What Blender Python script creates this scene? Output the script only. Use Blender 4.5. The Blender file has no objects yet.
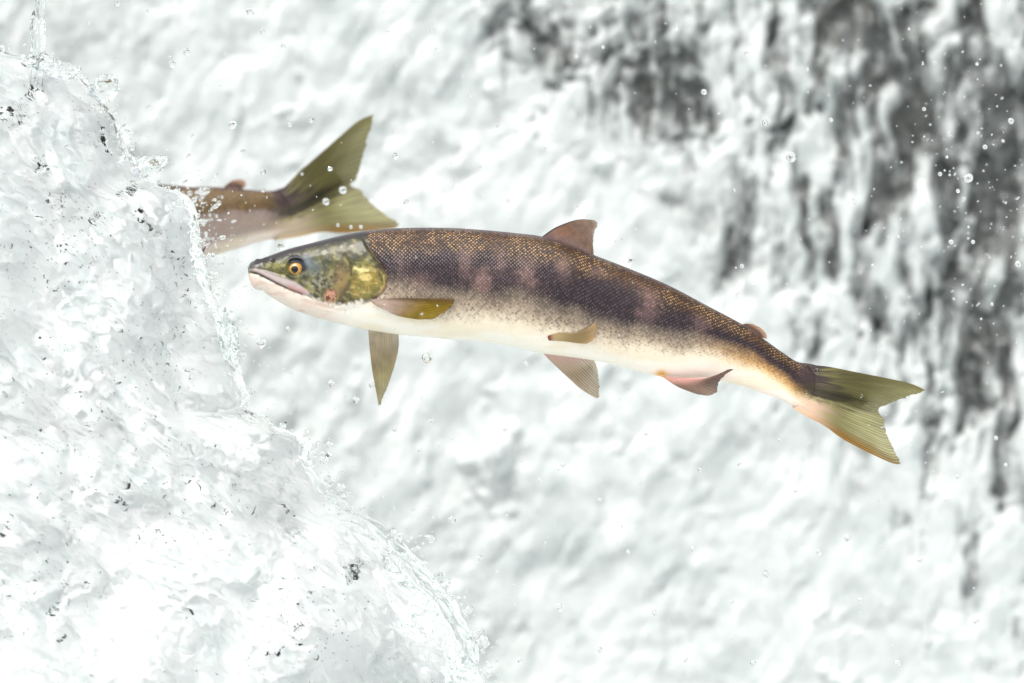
import bpy, math
import numpy as np

# ------------------------------------------------------------------ camera, sky, sun, exposure
scene = bpy.context.scene
col = scene.collection
S = 0.9 / 1024.0          # metres per photo pixel at the plane of the leaping salmon
D = 7.5                   # camera distance from that plane

cam_d = bpy.data.cameras.new('camera')
cam = bpy.data.objects.new('camera', cam_d); col.objects.link(cam)
cam.location = (0, -D, 0); cam.rotation_euler = (math.radians(90), 0, 0)
cam_d.sensor_width = 36.0; cam_d.lens = 300.0
cam_d.clip_start = 0.1; cam_d.clip_end = 3000
cam_d.dof.use_dof = True; cam_d.dof.focus_distance = D - 0.03; cam_d.dof.aperture_fstop = 7.0
scene.camera = cam

SUN_EL, SUN_AZ = 56.0, 205.0     # azimuth measured clockwise from +Y
world = bpy.data.worlds.new('World'); scene.world = world; world.use_nodes = True
wt = world.node_tree; wt.nodes.clear()
sky = wt.nodes.new('ShaderNodeTexSky'); sky.sky_type = 'NISHITA'; sky.sun_disc = False
sky.sun_elevation = math.radians(SUN_EL); sky.sun_rotation = math.radians(SUN_AZ)
sky.air_density = 1.2; sky.dust_density = 4.0; sky.ozone_density = 1.0
hs = wt.nodes.new('ShaderNodeHueSaturation'); hs.inputs['Saturation'].default_value = 0.28
bg = wt.nodes.new('ShaderNodeBackground'); bg.inputs['Strength'].default_value = 0.14
wo = wt.nodes.new('ShaderNodeOutputWorld')
wt.links.new(sky.outputs[0], hs.inputs['Color']); wt.links.new(hs.outputs[0], bg.inputs['Color'])
wt.links.new(bg.outputs[0], wo.inputs['Surface'])

sun_d = bpy.data.lights.new('sun', 'SUN'); sun_d.energy = 1.5; sun_d.angle = math.radians(25)
sun_d.color = (1.0, 0.965, 0.92)
sun = bpy.data.objects.new('sun', sun_d); col.objects.link(sun)
sun.rotation_euler = (math.radians(90 - SUN_EL), 0, math.radians(180 - SUN_AZ))

scene.view_settings.view_transform = 'Standard'; scene.view_settings.look = 'None'
scene.view_settings.gamma = 1.0; scene.view_settings.use_curve_mapping = False
scene.view_settings.exposure = 0.52
scene.cycles.max_bounces = 14; scene.cycles.transmission_bounces = 12
scene.cycles.transparent_max_bounces = 12; scene.cycles.glossy_bounces = 4; scene.cycles.diffuse_bounces = 6
scene.cycles.use_denoising = True
scene.cycles.use_adaptive_sampling = True; scene.cycles.adaptive_threshold = 0.02
scene.cycles.sample_clamp_indirect = 6.0
scene.cycles.blur_glossy = 0.5

# ------------------------------------------------------------------ helpers
rng = np.random.RandomState(7)

def P(px, py, y=0.0):
    """photo pixel + distance behind the salmon's plane (m) -> world point"""
    k = 1 + np.asarray(y) / D
    return (np.asarray(px) - 512) * S * k, np.asarray(y) + 0 * np.asarray(px), (341.5 - np.asarray(py)) * S * k

_perm = np.random.RandomState(3).permutation(256); _perm = np.concatenate([_perm, _perm, _perm])
_grad = np.random.RandomState(4).normal(size=(256, 3)); _grad /= np.linalg.norm(_grad, axis=1)[:, None]

def noise(x, y, z=0.0):
    x, y, z = np.broadcast_arrays(np.asarray(x, float), np.asarray(y, float), np.asarray(z, float))
    xi, yi, zi = np.floor(x).astype(int), np.floor(y).astype(int), np.floor(z).astype(int)
    xf, yf, zf = x - xi, y - yi, z - zi
    xi &= 255; yi &= 255; zi &= 255
    f = lambda t: t * t * t * (t * (t * 6 - 15) + 10)
    u, v, w = f(xf), f(yf), f(zf)
    def g(a, b, c):
        h = _perm[_perm[_perm[(xi + a) & 255] + ((yi + b) & 255)] + ((zi + c) & 255)]
        G = _grad[h]
        return G[..., 0] * (xf - a) + G[..., 1] * (yf - b) + G[..., 2] * (zf - c)
    lerp = lambda a, b, t: a + (b - a) * t
    return 1.6 * lerp(lerp(lerp(g(0,0,0), g(1,0,0), u), lerp(g(0,1,0), g(1,1,0), u), v),
                      lerp(lerp(g(0,0,1), g(1,0,1), u), lerp(g(0,1,1), g(1,1,1), u), v), w)

def fbm(x, y, z=0.0, n=4, gain=0.5):
    a, s, f = 1.0, 0.0, 1.0
    for i in range(n):
        s = s + a * noise(x * f + 7.3 * i, y * f - 3.1 * i, np.asarray(z) * f + 1.7 * i); a *= gain; f *= 2.03
    return s

def ridged(x, y, z=0.0, n=4, gain=0.5):
    a, s, f = 1.0, 0.0, 1.0
    for i in range(n):
        s = s + a * (1 - 2.2 * np.abs(noise(x * f + 5.3 * i, y * f + 2.7 * i, np.asarray(z) * f))); a *= gain; f *= 2.1
    return s

def sstep(a, b, x):
    t = np.clip((x - a) / (b - a), 0, 1); return t * t * (3 - 2 * t)

def lin(c):
    c = np.asarray(c, float) / 255.0
    return np.where(c <= 0.04045, c / 12.92, ((c + 0.055) / 1.055) ** 2.4)

def spline(pts, t):
    """monotone-ish cubic through (x, y) rows"""
    p = np.asarray(pts, float); x, y = p[:, 0], p[:, 1]
    d = np.diff(y) / np.diff(x)
    m = np.concatenate([[d[0]], (d[:-1] + d[1:]) / 2, [d[-1]]])
    t = np.clip(t, x[0], x[-1]); i = np.clip(np.searchsorted(x, t) - 1, 0, len(x) - 2)
    h = x[i + 1] - x[i]; s = (t - x[i]) / h
    return ((2*s**3 - 3*s**2 + 1) * y[i] + (s**3 - 2*s**2 + s) * h * m[i]
            + (-2*s**3 + 3*s**2) * y[i + 1] + (s**3 - s**2) * h * m[i + 1])

def resample(pts, n):
    """smooth curve (Catmull-Rom) through pts, n samples at equal arc length"""
    p = np.asarray(pts, float)
    if len(p) > 2:
        q = np.vstack([2*p[0]-p[1], p, 2*p[-1]-p[-2]]); out = []
        for i in range(len(p) - 1):
            a, b, c, d = q[i:i+4]; t = np.linspace(0, 1, 16, endpoint=False)[:, None]
            out.append(0.5*((2*b)+(-a+c)*t+(2*a-5*b+4*c-d)*t*t+(-a+3*b-3*c+d)*t**3))
        p = np.vstack(out + [p[-1:]])
    L = np.concatenate([[0], np.cumsum(np.linalg.norm(np.diff(p, axis=0), axis=1))])
    t = np.linspace(0, L[-1], n)
    return np.stack([np.interp(t, L, p[:, k]) for k in range(p.shape[1])], 1)

def pdist(px, py, pts):
    """distance of pixels to a polyline"""
    p = np.asarray(pts, float); best = np.full(np.shape(px), 1e9)
    for a, b in zip(p[:-1], p[1:]):
        ab = b - a; t = np.clip(((px - a[0]) * ab[0] + (py - a[1]) * ab[1]) / (ab @ ab), 0, 1)
        best = np.minimum(best, np.hypot(px - a[0] - t * ab[0], py - a[1] - t * ab[1]))
    return best

def inside(px, py, poly):
    p = np.asarray(poly, float); c = np.zeros(np.shape(px), bool); j = len(p) - 1
    for i in range(len(p)):
        xi, yi, xj, yj = *p[i], *p[j]
        c ^= ((yi > py) != (yj > py)) & (px < (xj - xi) * (py - yi) / (yj - yi + 1e-9) + xi); j = i
    return c

def soft_poly(px, py, poly, r):
    """1 inside, 0 outside, soft over +-r"""
    d = pdist(px, py, list(poly) + [poly[0]])
    return sstep(-r, r, np.where(inside(px, py, poly), d, -d))

def mesh_obj(name, verts, faces, mat, parent=None, smooth=True):
    """verts (n,3), faces (m,k) -> one linked mesh object"""
    verts = np.asarray(verts, np.float32); faces = np.asarray(faces, np.int32)
    me = bpy.data.meshes.new(name)
    k = faces.shape[1]
    me.vertices.add(len(verts)); me.vertices.foreach_set('co', verts.ravel())
    me.loops.add(faces.size); me.loops.foreach_set('vertex_index', faces.ravel())
    me.polygons.add(len(faces)); me.polygons.foreach_set('loop_start', np.arange(0, faces.size, k, dtype=np.int32))
    me.polygons.foreach_set('loop_total', np.full(len(faces), k, np.int32))
    me.update(calc_edges=True); me.validate()
    if smooth: me.polygons.foreach_set('use_smooth', np.ones(len(me.polygons), bool))
    if mat: me.materials.append(mat)
    o = bpy.data.objects.new(name, me); col.objects.link(o); o.parent = parent
    return o

def grid_faces(nu, nv, wrap=False, flip=False):
    i = np.arange(nu - 1)[:, None]; j = np.arange(nv if wrap else nv - 1)[None, :]; j2 = (j + 1) % nv
    f = np.stack([i * nv + j, (i + 1) * nv + j, (i + 1) * nv + j2, i * nv + j2], -1).reshape(-1, 4)
    return f[:, ::-1] if flip else f

def add_color(o, name, rgb):
    rgb = np.asarray(rgb, float).reshape(-1, 3)
    a = o.data.color_attributes.new(name, 'FLOAT_COLOR', 'POINT')
    a.data.foreach_set('color', np.concatenate([rgb, np.ones((len(rgb), 1))], 1).astype(np.float32).ravel())

def add_float(o, name, v):
    a = o.data.attributes.new(name, 'FLOAT', 'POINT'); a.data.foreach_set('value', np.asarray(v, np.float32).ravel())

def add_vec(o, name, v):
    a = o.data.attributes.new(name, 'FLOAT_VECTOR', 'POINT'); a.data.foreach_set('vector', np.asarray(v, np.float32).ravel())

def tag(o, label=None, cat=None, group=None, kind=None):
    for k, v in (('label', label), ('category', cat), ('group', group), ('kind', kind)):
        if v: o[k] = v
    return o

def empty(name, loc):
    o = bpy.data.objects.new(name, None); col.objects.link(o); o.location = loc; o.empty_display_size = 0.05
    return o

class NT:
    """small node-tree helper"""
    def __init__(s, name):
        s.m = bpy.data.materials.new(name); s.m.use_nodes = True; s.t = s.m.node_tree; s.t.nodes.clear()
        s.out = s.t.nodes.new('ShaderNodeOutputMaterial')
    def n(s, kind, props=None, **inp):
        nd = s.t.nodes.new('ShaderNode' + kind)
        for k, v in (props or {}).items(): setattr(nd, k, v)
        for k, v in inp.items():
            key = k.replace('_', ' ')
            sock = nd.inputs[int(k[1:])] if k[0] == 'i' and k[1:].isdigit() else nd.inputs[key]
            if isinstance(v, bpy.types.NodeSocket): s.t.links.new(v, sock)
            else: sock.default_value = v
        return nd
    def attr(s, name, out='Color'): return s.n('Attribute', {'attribute_name': name}).outputs[out]
    def math(s, op, a, b=0.0, c=0.0): return s.n('Math', {'operation': op}, i0=a, i1=b, i2=c).outputs[0]
    def maprange(s, v, a, b, c=0.0, d=1.0): return s.n('MapRange', {'interpolation_type': 'SMOOTHSTEP'}, Value=v, From_Min=a, From_Max=b, To_Min=c, To_Max=d).outputs[0]
    def mixc(s, f, a, b, mode='MIX'): return s.n('Mix', {'data_type': 'RGBA', 'blend_type': mode}, i0=f, i6=a, i7=b).outputs[2]
    def surf(s, sh): s.t.links.new(sh, s.out.inputs['Surface']); return s.m

# ------------------------------------------------------------------ materials
def rock_mat():
    t = NT('wet_rock')
    co = t.n('TexCoord').outputs['Object']
    n1 = t.n('TexNoise', Vector=co, Scale=9.0, Detail=4.0, Roughness=0.65).outputs['Fac']
    n2 = t.n('TexNoise', Vector=co, Scale=55.0, Detail=3.0, Roughness=0.7).outputs['Fac']
    r = t.n('ValToRGB', Fac=n1); e = r.color_ramp
    e.elements[0].position = 0.3; e.elements[0].color = (0.018, 0.014, 0.011, 1)
    e.elements[1].position = 0.72; e.elements[1].color = (0.12, 0.098, 0.078, 1)
    x = e.elements.new(0.5); x.color = (0.052, 0.044, 0.037, 1)
    b = t.n('Bump', Strength=0.6, Distance=0.01, Height=n2)
    p = t.n('BsdfPrincipled', Base_Color=r.outputs[0], Roughness=0.38, Normal=b.outputs[0])
    return t.surf(p.outputs[0])

def waterfall_mat():
    t = NT('falling_water')
    co = t.n('TexCoord').outputs['Object']
    mp = t.n('Mapping', Vector=co, Scale=(1.0, 1.0, 0.35)).outputs[0]
    cov = t.attr('foam', 'Fac')
    n1 = t.n('TexNoise', Vector=mp, Scale=70.0, Detail=4.0, Roughness=0.7).outputs['Fac']
    c = t.math('ADD', cov, t.math('MULTIPLY', t.math('SUBTRACT', n1, 0.5), 1.1))
    a = t.maprange(c, -0.10, 0.80, 0.09, 1.0)
    n4 = t.n('TexNoise', Vector=co, Scale=14.0, Detail=6.0, Roughness=0.7, Distortion=0.9).outputs['Fac']
    fc = t.mixc(t.maprange(n4, 0.36, 0.64), (0.65, 0.675, 0.67, 1), (0.50, 0.545, 0.537, 1))
    foam = t.n('BsdfPrincipled', Base_Color=fc, Roughness=0.6, Specular_IOR_Level=0.3)
    gl = t.n('BsdfGlossy', Color=(0.9, 0.95, 1, 1), Roughness=0.15)
    tr = t.n('BsdfTransparent', Color=(0.93, 0.96, 0.95, 1))
    fr = t.n('Fresnel', IOR=1.33)
    clear = t.n('MixShader', i0=fr.outputs[0], i1=tr.outputs[0], i2=gl.outputs[0])
    mix = t.n('MixShader', i0=a, i1=clear.outputs[0], i2=foam.outputs[0])
    return t.surf(mix.outputs[0])

def foam_mat():
    """dense white bubbles, with small clear windows standing in for dark refraction flecks"""
    t = NT('churned_foam')
    co = t.n('TexCoord').outputs['Object']
    n2 = t.n('TexNoise', Vector=co, Scale=22.0, Detail=3.0, Roughness=0.6, Distortion=0.6).outputs['Fac']
    mp = t.n('Mapping', Vector=co, Rotation=(0, 0.9, 0), Scale=(0.55, 1.0, 1.0)).outputs[0]
    n3 = t.n('TexNoise', Vector=mp, Scale=260.0, Detail=2.0, Roughness=0.6, Distortion=0.6).outputs['Fac']
    c = t.mixc(t.maprange(n2, 0.40, 0.66), (0.98, 0.985, 0.983, 1), (0.895, 0.945, 0.936, 1))
    p = t.n('BsdfPrincipled', Base_Color=c, Roughness=0.4, Subsurface_Weight=0.35, Subsurface_Radius=(1.0, 1.0, 1.0), Subsurface_Scale=0.012)
    win = t.attr('window', 'Fac')
    w = t.maprange(t.math('ADD', n3, t.math('MULTIPLY', win, 0.26)), 0.72, 0.75)
    tr = t.n('BsdfTransparent', Color=(0.9, 0.93, 0.92, 1))
    m = t.n('MixShader', i0=w, i1=p.outputs[0], i2=tr.outputs[0])
    return t.surf(m.outputs[0])

def clear_water_mat(name='clear_water', bump=0.25, scale=70.0):
    t = NT(name)
    co = t.n('TexCoord').outputs['Object']
    n1 = t.n('TexNoise', Vector=co, Scale=scale, Detail=4.0, Roughness=0.6, Distortion=0.8).outputs['Fac']
    b = t.n('Bump', Strength=bump, Distance=0.004, Height=n1)
    g = t.n('BsdfGlass', Color=(0.988, 1.0, 0.997, 1), IOR=1.33, Roughness=0.0, Normal=b.outputs[0])
    return t.surf(g.outputs[0])

def drop_mat():
    t = NT('water_drop'); g = t.n('BsdfGlass', Color=(1, 1, 1, 1), IOR=1.33, Roughness=0.0)
    return t.surf(g.outputs[0])

def skin_mat():
    t = NT('salmon_skin')
    dark, hi = t.attr('col_dark'), t.attr('col_light')
    sc = t.attr('scaliness', 'Fac')
    uv = t.attr('scale_uv', 'Vector')
    v = t.n('TexVoronoi', {'voronoi_dimensions': '2D', 'feature': 'F1'}, Vector=uv, Scale=1.0, Randomness=0.25)
    d = v.outputs['Distance']
    cs = t.n('SeparateColor', Color=v.outputs['Color'])
    m = t.maprange(d, 0.46, 0.10)
    m = t.math('MULTIPLY', m, t.maprange(cs.outputs[0], 0.1, 0.95, 0.12, 1.0))
    m = t.math('MULTIPLY', m, sc)
    c = t.mixc(m, dark, hi)
    # scattered dark scales
    ds = t.math('MULTIPLY', t.math('MULTIPLY', t.maprange(cs.outputs[1], 0.45, 0.95, 0.0, 0.6), t.maprange(d, 0.6, 0.25)), t.attr('speckle', 'Fac'))
    c = t.mixc(ds, c, (0.045, 0.034, 0.034, 1))
    fine = t.n('TexNoise', Vector=t.n('TexCoord').outputs['Object'], Scale=900.0, Detail=2.0, Roughness=0.6).outputs['Fac']
    c = t.mixc(t.maprange(fine, 0.3, 0.7, 0.0, 0.35), c, (0.5, 0.5, 0.5, 1), 'OVERLAY')
    h = t.math('ADD', t.math('MULTIPLY', t.math('SUBTRACT', 0.6, d), sc), t.math('MULTIPLY', fine, 0.10))
    b = t.n('Bump', Strength=0.9, Distance=0.0007, Height=h)
    p = t.n('BsdfPrincipled', Base_Color=c, Roughness=0.36, Specular_IOR_Level=0.32, Normal=b.outputs[0],
            Coat_Weight=0.25, Coat_Roughness=0.10, Coat_IOR=1.38, Coat_Normal=b.outputs[0])
    return t.surf(p.outputs[0])

def fin_mat():
    t = NT('fin_membrane')
    c = t.attr('col')
    n1 = t.n('TexNoise', Vector=t.n('TexCoord').outputs['Object'], Scale=500.0, Detail=2.0).outputs['Fac']
    c = t.mixc(t.maprange(n1, 0.3, 0.7, 0.0, 0.5), c, (0.5, 0.5, 0.5, 1), 'OVERLAY')
    p = t.n('BsdfPrincipled', Base_Color=c, Roughness=0.42, Specular_IOR_Level=0.4, Coat_Weight=0.2, Coat_Roughness=0.15)
    tr = t.n('BsdfTranslucent', Color=c)
    m = t.n('MixShader', i0=t.attr('lucent', 'Fac'), i1=p.outputs[0], i2=tr.outputs[0])
    tp = t.n('BsdfTransparent', Color=(1, 0.99, 0.95, 1))
    m2 = t.n('MixShader', i0=t.attr('thin', 'Fac'), i1=m.outputs[0], i2=tp.outputs[0])
    return t.surf(m2.outputs[0])

def plain_mat(name, rgb, rough, coat=0.0):
    t = NT(name)
    n1 = t.n('TexNoise', Vector=t.n('TexCoord').outputs['Object'], Scale=800.0, Detail=3.0).outputs['Fac']
    c = t.mixc(t.maprange(n1, 0.35, 0.65), (*[0.75 * k for k in rgb], 1), (*[min(1, 1.15 * k) for k in rgb], 1))
    p = t.n('BsdfPrincipled', Base_Color=c, Roughness=rough, Coat_Weight=coat, Coat_Roughness=0.03)
    return t.surf(p.outputs[0])

M = dict(rock=rock_mat(), fall=waterfall_mat(), foam=foam_mat(), clear=clear_water_mat(),
         drop=drop_mat(), skin=skin_mat(), fin=fin_mat(),
         iris=plain_mat('eye_iris', tuple(lin((214, 160, 70)) * 0.85), 0.25, 1.0),
         pupil=plain_mat('eye_pupil', (0.006, 0.006, 0.008), 0.25, 0.2))

# ------------------------------------------------------------------ setting: ground, river, cliff
def ground_mat():
    t = NT('forest_floor')
    n1 = t.n('TexNoise', Vector=t.n('TexCoord').outputs['Object'], Scale=0.35, Detail=8.0).outputs['Fac']
    c = t.mixc(n1, (0.03, 0.045, 0.018, 1), (0.09, 0.085, 0.05, 1))
    return t.surf(t.n('BsdfPrincipled', Base_Color=c, Roughness=0.9).outputs[0])

def river_mat():
    t = NT('river_water')
    co = t.n('TexCoord').outputs['Object']
    n1 = t.n('TexNoise', Vector=co, Scale=1.6, Detail=9.0, Roughness=0.62, Distortion=0.6).outputs['Fac']
    n2 = t.n('TexNoise', Vector=co, Scale=14.0, Detail=6.0, Roughness=0.6).outputs['Fac']
    near = t.attr('foam', 'Fac')
    f = t.maprange(t.math('ADD', n1, t.math('MULTIPLY', near, 0.5)), 0.55, 0.8)
    b = t.n('Bump', Strength=0.6, Distance=0.05, Height=t.math('ADD', n1, t.math('MULTIPLY', n2, 0.3)))
    c = t.mixc(f, (0.02, 0.035, 0.032, 1), (0.82, 0.86, 0.85, 1))
    p = t.n('BsdfPrincipled', Base_Color=c, Roughness=t.maprange(f, 0, 1, 0.08, 0.6), Normal=b.outputs[0])
    return t.surf(p.outputs[0])

def axis(lo, hi, step, far, n):
    """even steps inside [lo,hi], growing steps out to +-far"""
    g = np.linspace(0, 1, n + 1)[1:] ** 2.0
    return np.concatenate([(lo - (far + lo) * g)[::-1], np.arange(lo, hi, step), hi + (far - hi) * g])

def build_ground():
    a = np.array([-2000, -400, -80, -20, 0, 20, 80, 400, 2000.0])
    X, Y = np.meshgrid(a, a, indexing='ij')
    Z = np.full_like(X, -2.2)
    o = mesh_obj('ground', np.stack([X, Y, Z], -1).reshape(-1, 3), grid_faces(9, 9), ground_mat())
    tag(o, kind='structure')
    xs = np.linspace(-14, 14, 240); ys = np.linspace(-16, 2.2, 170)
    X, Y = np.meshgrid(xs, ys, indexing='ij')
    Z = -1.15 + 0.05 * fbm(X * 1.3, Y * 1.3, 0.4, 4) * (0.5 + 1.2 * sstep(-4, 1, Y))
    o = mesh_obj('river', np.stack([X, Y, Z], -1).reshape(-1, 3), grid_faces(240, 170), river_mat())
    add_float(o, 'foam', sstep(-5.0, -1.0, Y)); tag(o, kind='structure')
build_ground()

# where the falls run thin over the rock (photo-pixel layout of the falls, at their own depth)
DARK = [(505,22,40,42,.8),(545,48,34,30,.5),(600,60,50,60,.55),(650,40,50,60,.62),(640,95,30,30,.6),(690,95,35,60,.7),
        (700,150,40,60,.42),(662,203,22,12,.8),(735,285,24,30,.75),(742,215,22,60,.55),(720,250,26,40,.4),(775,150,16,110,.5),
        (800,60,22,50,.5),(835,20,40,34,.75),(860,70,26,60,.75),(905,30,40,40,.8),(925,125,30,40,1.0),(985,120,48,80,1.1),
        (1005,190,34,60,1.1),(880,215,26,70,.65),(870,150,14,60,.5),(955,200,24,40,.6),(965,290,26,60,.75),(985,345,18,45,.85),
        (1003,430,24,70,.65),(1018,520,20,60,.6),(905,330,20,60,.35),(930,420,20,60,.25),(1015,330,20,80,.5),
        (1024,30,30,40,.5),(60,12,34,36,.3),(150,165,26,30,.34),(262,384,22,22,.62),(312,428,30,16,.5),(345,455,26,14,.35),
        (470,470,60,60,.2),(545,520,40,40,.15),(470,575,30,50,.35),(530,620,50,18,.35),(590,560,40,40,.12),(850,330,30,30,.3)]

def fall_field(px, py):
    wx = 26 * fbm(px / 70, py / 90, 3.3, 3); wy = 30 * fbm(px / 80, py / 80, 9.1, 3)
    x, y = px + 0.5 * wx, py + wy
    right = sstep(610, 830, px - 0.55 * np.clip(py - 230, 0, 600))
    f = np.full(np.shape(px), 0.98) - 0.36 * right * sstep(620, 330, py) - 0.12 * sstep(440, 520, px) * sstep(760, 640, px) * sstep(190, 90, py)
    for (cx, cy, rx, ry, w) in DARK:
        f = f - 0.62 * w * np.exp(-((px + 0.45 * wx - cx) / rx) ** 2 - ((py + 0.45 * wy - cy) / ry) ** 2)
    streak = 0.95 * fbm(x / 19, y / 110, 0.7, 4, 0.6) + 0.25 * fbm(x / 15, y / 26, 10.7, 3, 0.6)
    dr, dq = 0.84 * x + 0.54 * y, -0.54 * x + 0.84 * y      # the water is thrown down to the left
    lump = fbm(dr / 46, dq / 120, 5.7, 5, 0.55)
    f = f + right * 0.62 * streak + (0.26 + 0.08 * right) * lump
    up = sstep(450, 530, px) * sstep(250, 130, py) * (1 - right)
    f = f + up * (0.40 * fbm(x / 15, y / 24, 20.7, 4, 0.6) + 0.25 * streak)
    return f, streak, lump

def build_falls():
    yb = 1.55
    pxs = axis(-90, 1114, 3.0, 7000, 60); pys = axis(-90, 773, 3.0, 2300, 40)
    # keep the wall between the pool and the brink
    pys = pys[(pys > -1900) & (pys < 1700)]
    PX, PY = np.meshgrid(pxs, pys, indexing='ij')
    f, streak, lump = fall_field(PX, PY)
    brink = -0.25 * sstep(-500, -1900, PY)
    rock = yb + 0.045 * fbm(PX / 110, PY / 130, 2.0, 5) - 0.03 * np.abs(fbm(PX / 45, PY / 60, 8.0, 3)) - brink
    X, Y, Z = P(PX, PY, 0 * PX + yb)
    o = mesh_obj('cliff', np.stack([X, rock, Z], -1).reshape(-1, 3), grid_faces(len(pxs), len(pys), flip=True), M['rock'])
    tag(o, kind='structure')
    g = np.clip(f, 0, 1.0)
    thick = 0.004 + 0.028 * sstep(-0.2, 0.95, f)
    calm = sstep(-0.5, 0.5, fbm(PX / 150, PY / 120, 44.0, 2))
    DR, DQ = 0.84 * PX + 0.54 * PY, -0.54 * PX + 0.84 * PY
    big = 0.010 * fbm((DR + 25 * lump) / 75, (DQ + 25 * streak) / 105, 6.5, 2) + (0.0008 + 0.0034 * calm) * fbm((PX + 9 * streak) / 34, (PY + 9 * lump) / 30, 16.5, 2) + 0.004 * (1 - calm) * fbm(DR / 26, DQ / 120, 26.5, 2)
    rough = big + 0.0008 * calm * fbm(DR / 9, DQ / 14, 4.4, 2)
    y = yb - brink - 0.012 + 0.5 * (rock - yb + brink) * (1 - np.clip(g, 0, 1)) - thick - rough * np.clip(f, 0.12, 1)
    y = np.minimum(y, rock - 0.004)
    o = mesh_obj('waterfall', np.stack([X, y, Z], -1).reshape(-1, 3), grid_faces(len(pxs), len(pys), flip=True), M['fall'])
    add_float(o, 'foam', np.clip(f, 0, 1)); tag(o, kind='structure')
build_falls()

# ------------------------------------------------------------------ the breaking wave at the left
EDGE = [(-900, -1500), (-420, -700), (-120, -230), (0, -90), (30, -30), (52, 10), (62, 48), (75, 82), (110, 103), (150, 126), (185, 152),
        (197, 178), (240, 197), (268, 209), (300, 216), (330, 228), (380, 233), (412, 242), (424, 272), (440, 308), (480, 320),
        (510, 346), (530, 388), (565, 417), (590, 436), (612, 455), (650, 475), (690, 477), (760, 520), (900, 640), (1200, 760), (1700, 900)]

# clusters of dark glassy flecks in the wave (photo position, radius, strength)
FLECKS = [(28,92,8,1),(95,140,10,.8),(104,152,6,1),(118,163,6,1),(125,193,10,.9),(136,214,7,1),(140,226,6,1),(40,165,12,.7),(15,115,20,.6),(96,222,8,1),
          (195,270,8,1),(197,258,6,.8),(225,360,9,1),(230,372,8,1),(226,345,9,.8),(232,390,8,.8),(240,420,9,.9),(265,440,10,.6),(345,575,12,.9),(348,578,6,1),
          (392,588,7,1),(405,617,8,1),(434,653,6,.8),(463,655,6,.6),(250,505,10,.6),(175,445,10,.4),(60,610,9,.7),(75,635,6,.75),(125,500,8,.7),(200,600,8,.6),
          (30,620,12,.6),(20,525,10,.6),(280,510,10,.6),(300,540,10,.6),(180,340,10,.5),(60,200,12,.7),(205,300,12,.7),(160,230,10,.5),(330,510,10,.4),(380,560,8,.6),
          (150,370,60,.30),(80,420,80,.26),(300,620,60,.30),(110,120,40,.42),(60,560,70,.26),(200,500,70,.28),(60,250,60,.34),(180,280,50,.38)]

def wave_shape(rows, dl, inset, seed, big, mid, fine, off=0.0, back=False, foot=0.0):
    """rows: photo heights; dl: distances (px) in from the wave's edge; off: metres nearer the viewer"""
    d = np.concatenate([dl[::-1], -dl[1:]]) if back else dl[::-1]
    R, DD = np.meshgrid(rows, d, indexing='ij')
    ex = np.interp(R, [e[0] for e in EDGE], [e[1] for e in EDGE]) - (inset + (foot * sstep(410, 600, R)))
    ex = ex + 6.0 * noise(R / 26, 0 * R, 1.5) + 2.2 * noise(R / 11, 0 * R, 3.5)
    side = np.where(DD >= 0, -1.0, 1.0); a = np.abs(DD)
    rr = np.linspace(-1000, 1800, 1401); es = np.interp(rr, [e[0] for e in EDGE], [e[1] for e in EDGE])
    ker = np.exp(-(np.arange(-60, 61) * 2.0 / 45) ** 2); es = np.convolve(np.pad(es, 60, 'edge'), ker / ker.sum(), 'valid')
    ab = a + (np.maximum(np.interp(R, rr, es) - (ex - a), 0) - a) * sstep(8, 110, a)
    bulge = 0.30 * (1 - np.exp(-(ab * S) / 0.22)) * np.sqrt(np.clip(ab / (ab + 30), 0, 1))
    y = 0.03 + side * bulge * np.where(side < 0, 1.0, 2.7) - 0.05 * sstep(150, 700, R) - off * (1 - np.exp(-a / 20.0))
    px = ex - a
    X, _, Z = P(px, R, 0 * px)
    nx = np.exp(-a / 45.0); ny = side * (1 - 0.85 * nx)
    nn = np.hypot(nx, ny); nx, ny = nx / nn, ny / nn
    w1 = fbm(X * 12, Z * 12, y * 12 + seed, 3); w2 = fbm(X * 12 + 31, Z * 12, y * 12 - seed, 3)
    # the sheet slides down to the right: stretch the churn along that direction
    xr, zr = (X * 0.83 - Z * 0.55), (X * 0.55 + Z * 0.83)
    xx, zz, yy = xr * 0.62 + 0.035 * w1, zr + 0.035 * w2, y
    disp = big * 0.030 * fbm(X * 8, Z * 8, yy * 8 + 4.0, 2)
    if mid: disp = disp + mid * 0.010 * ridged(xx * 24, zz * 24, yy * 24 + seed, 3, 0.45)
    if fine: disp = disp + fine * (0.0028 * ridged(xx * 85, zz * 85, yy * 85 + seed, 2) + 0.0016 * fbm(X * 260, Z * 260, yy * 260, 2))
    X = X + nx * disp * (1 - 0.75 * nx); y = y + ny * disp
    Z = Z + 0.006 * w2 * min(1.0, mid + 0.2)
    return np.stack([X, y, Z], -1), px, R

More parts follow.
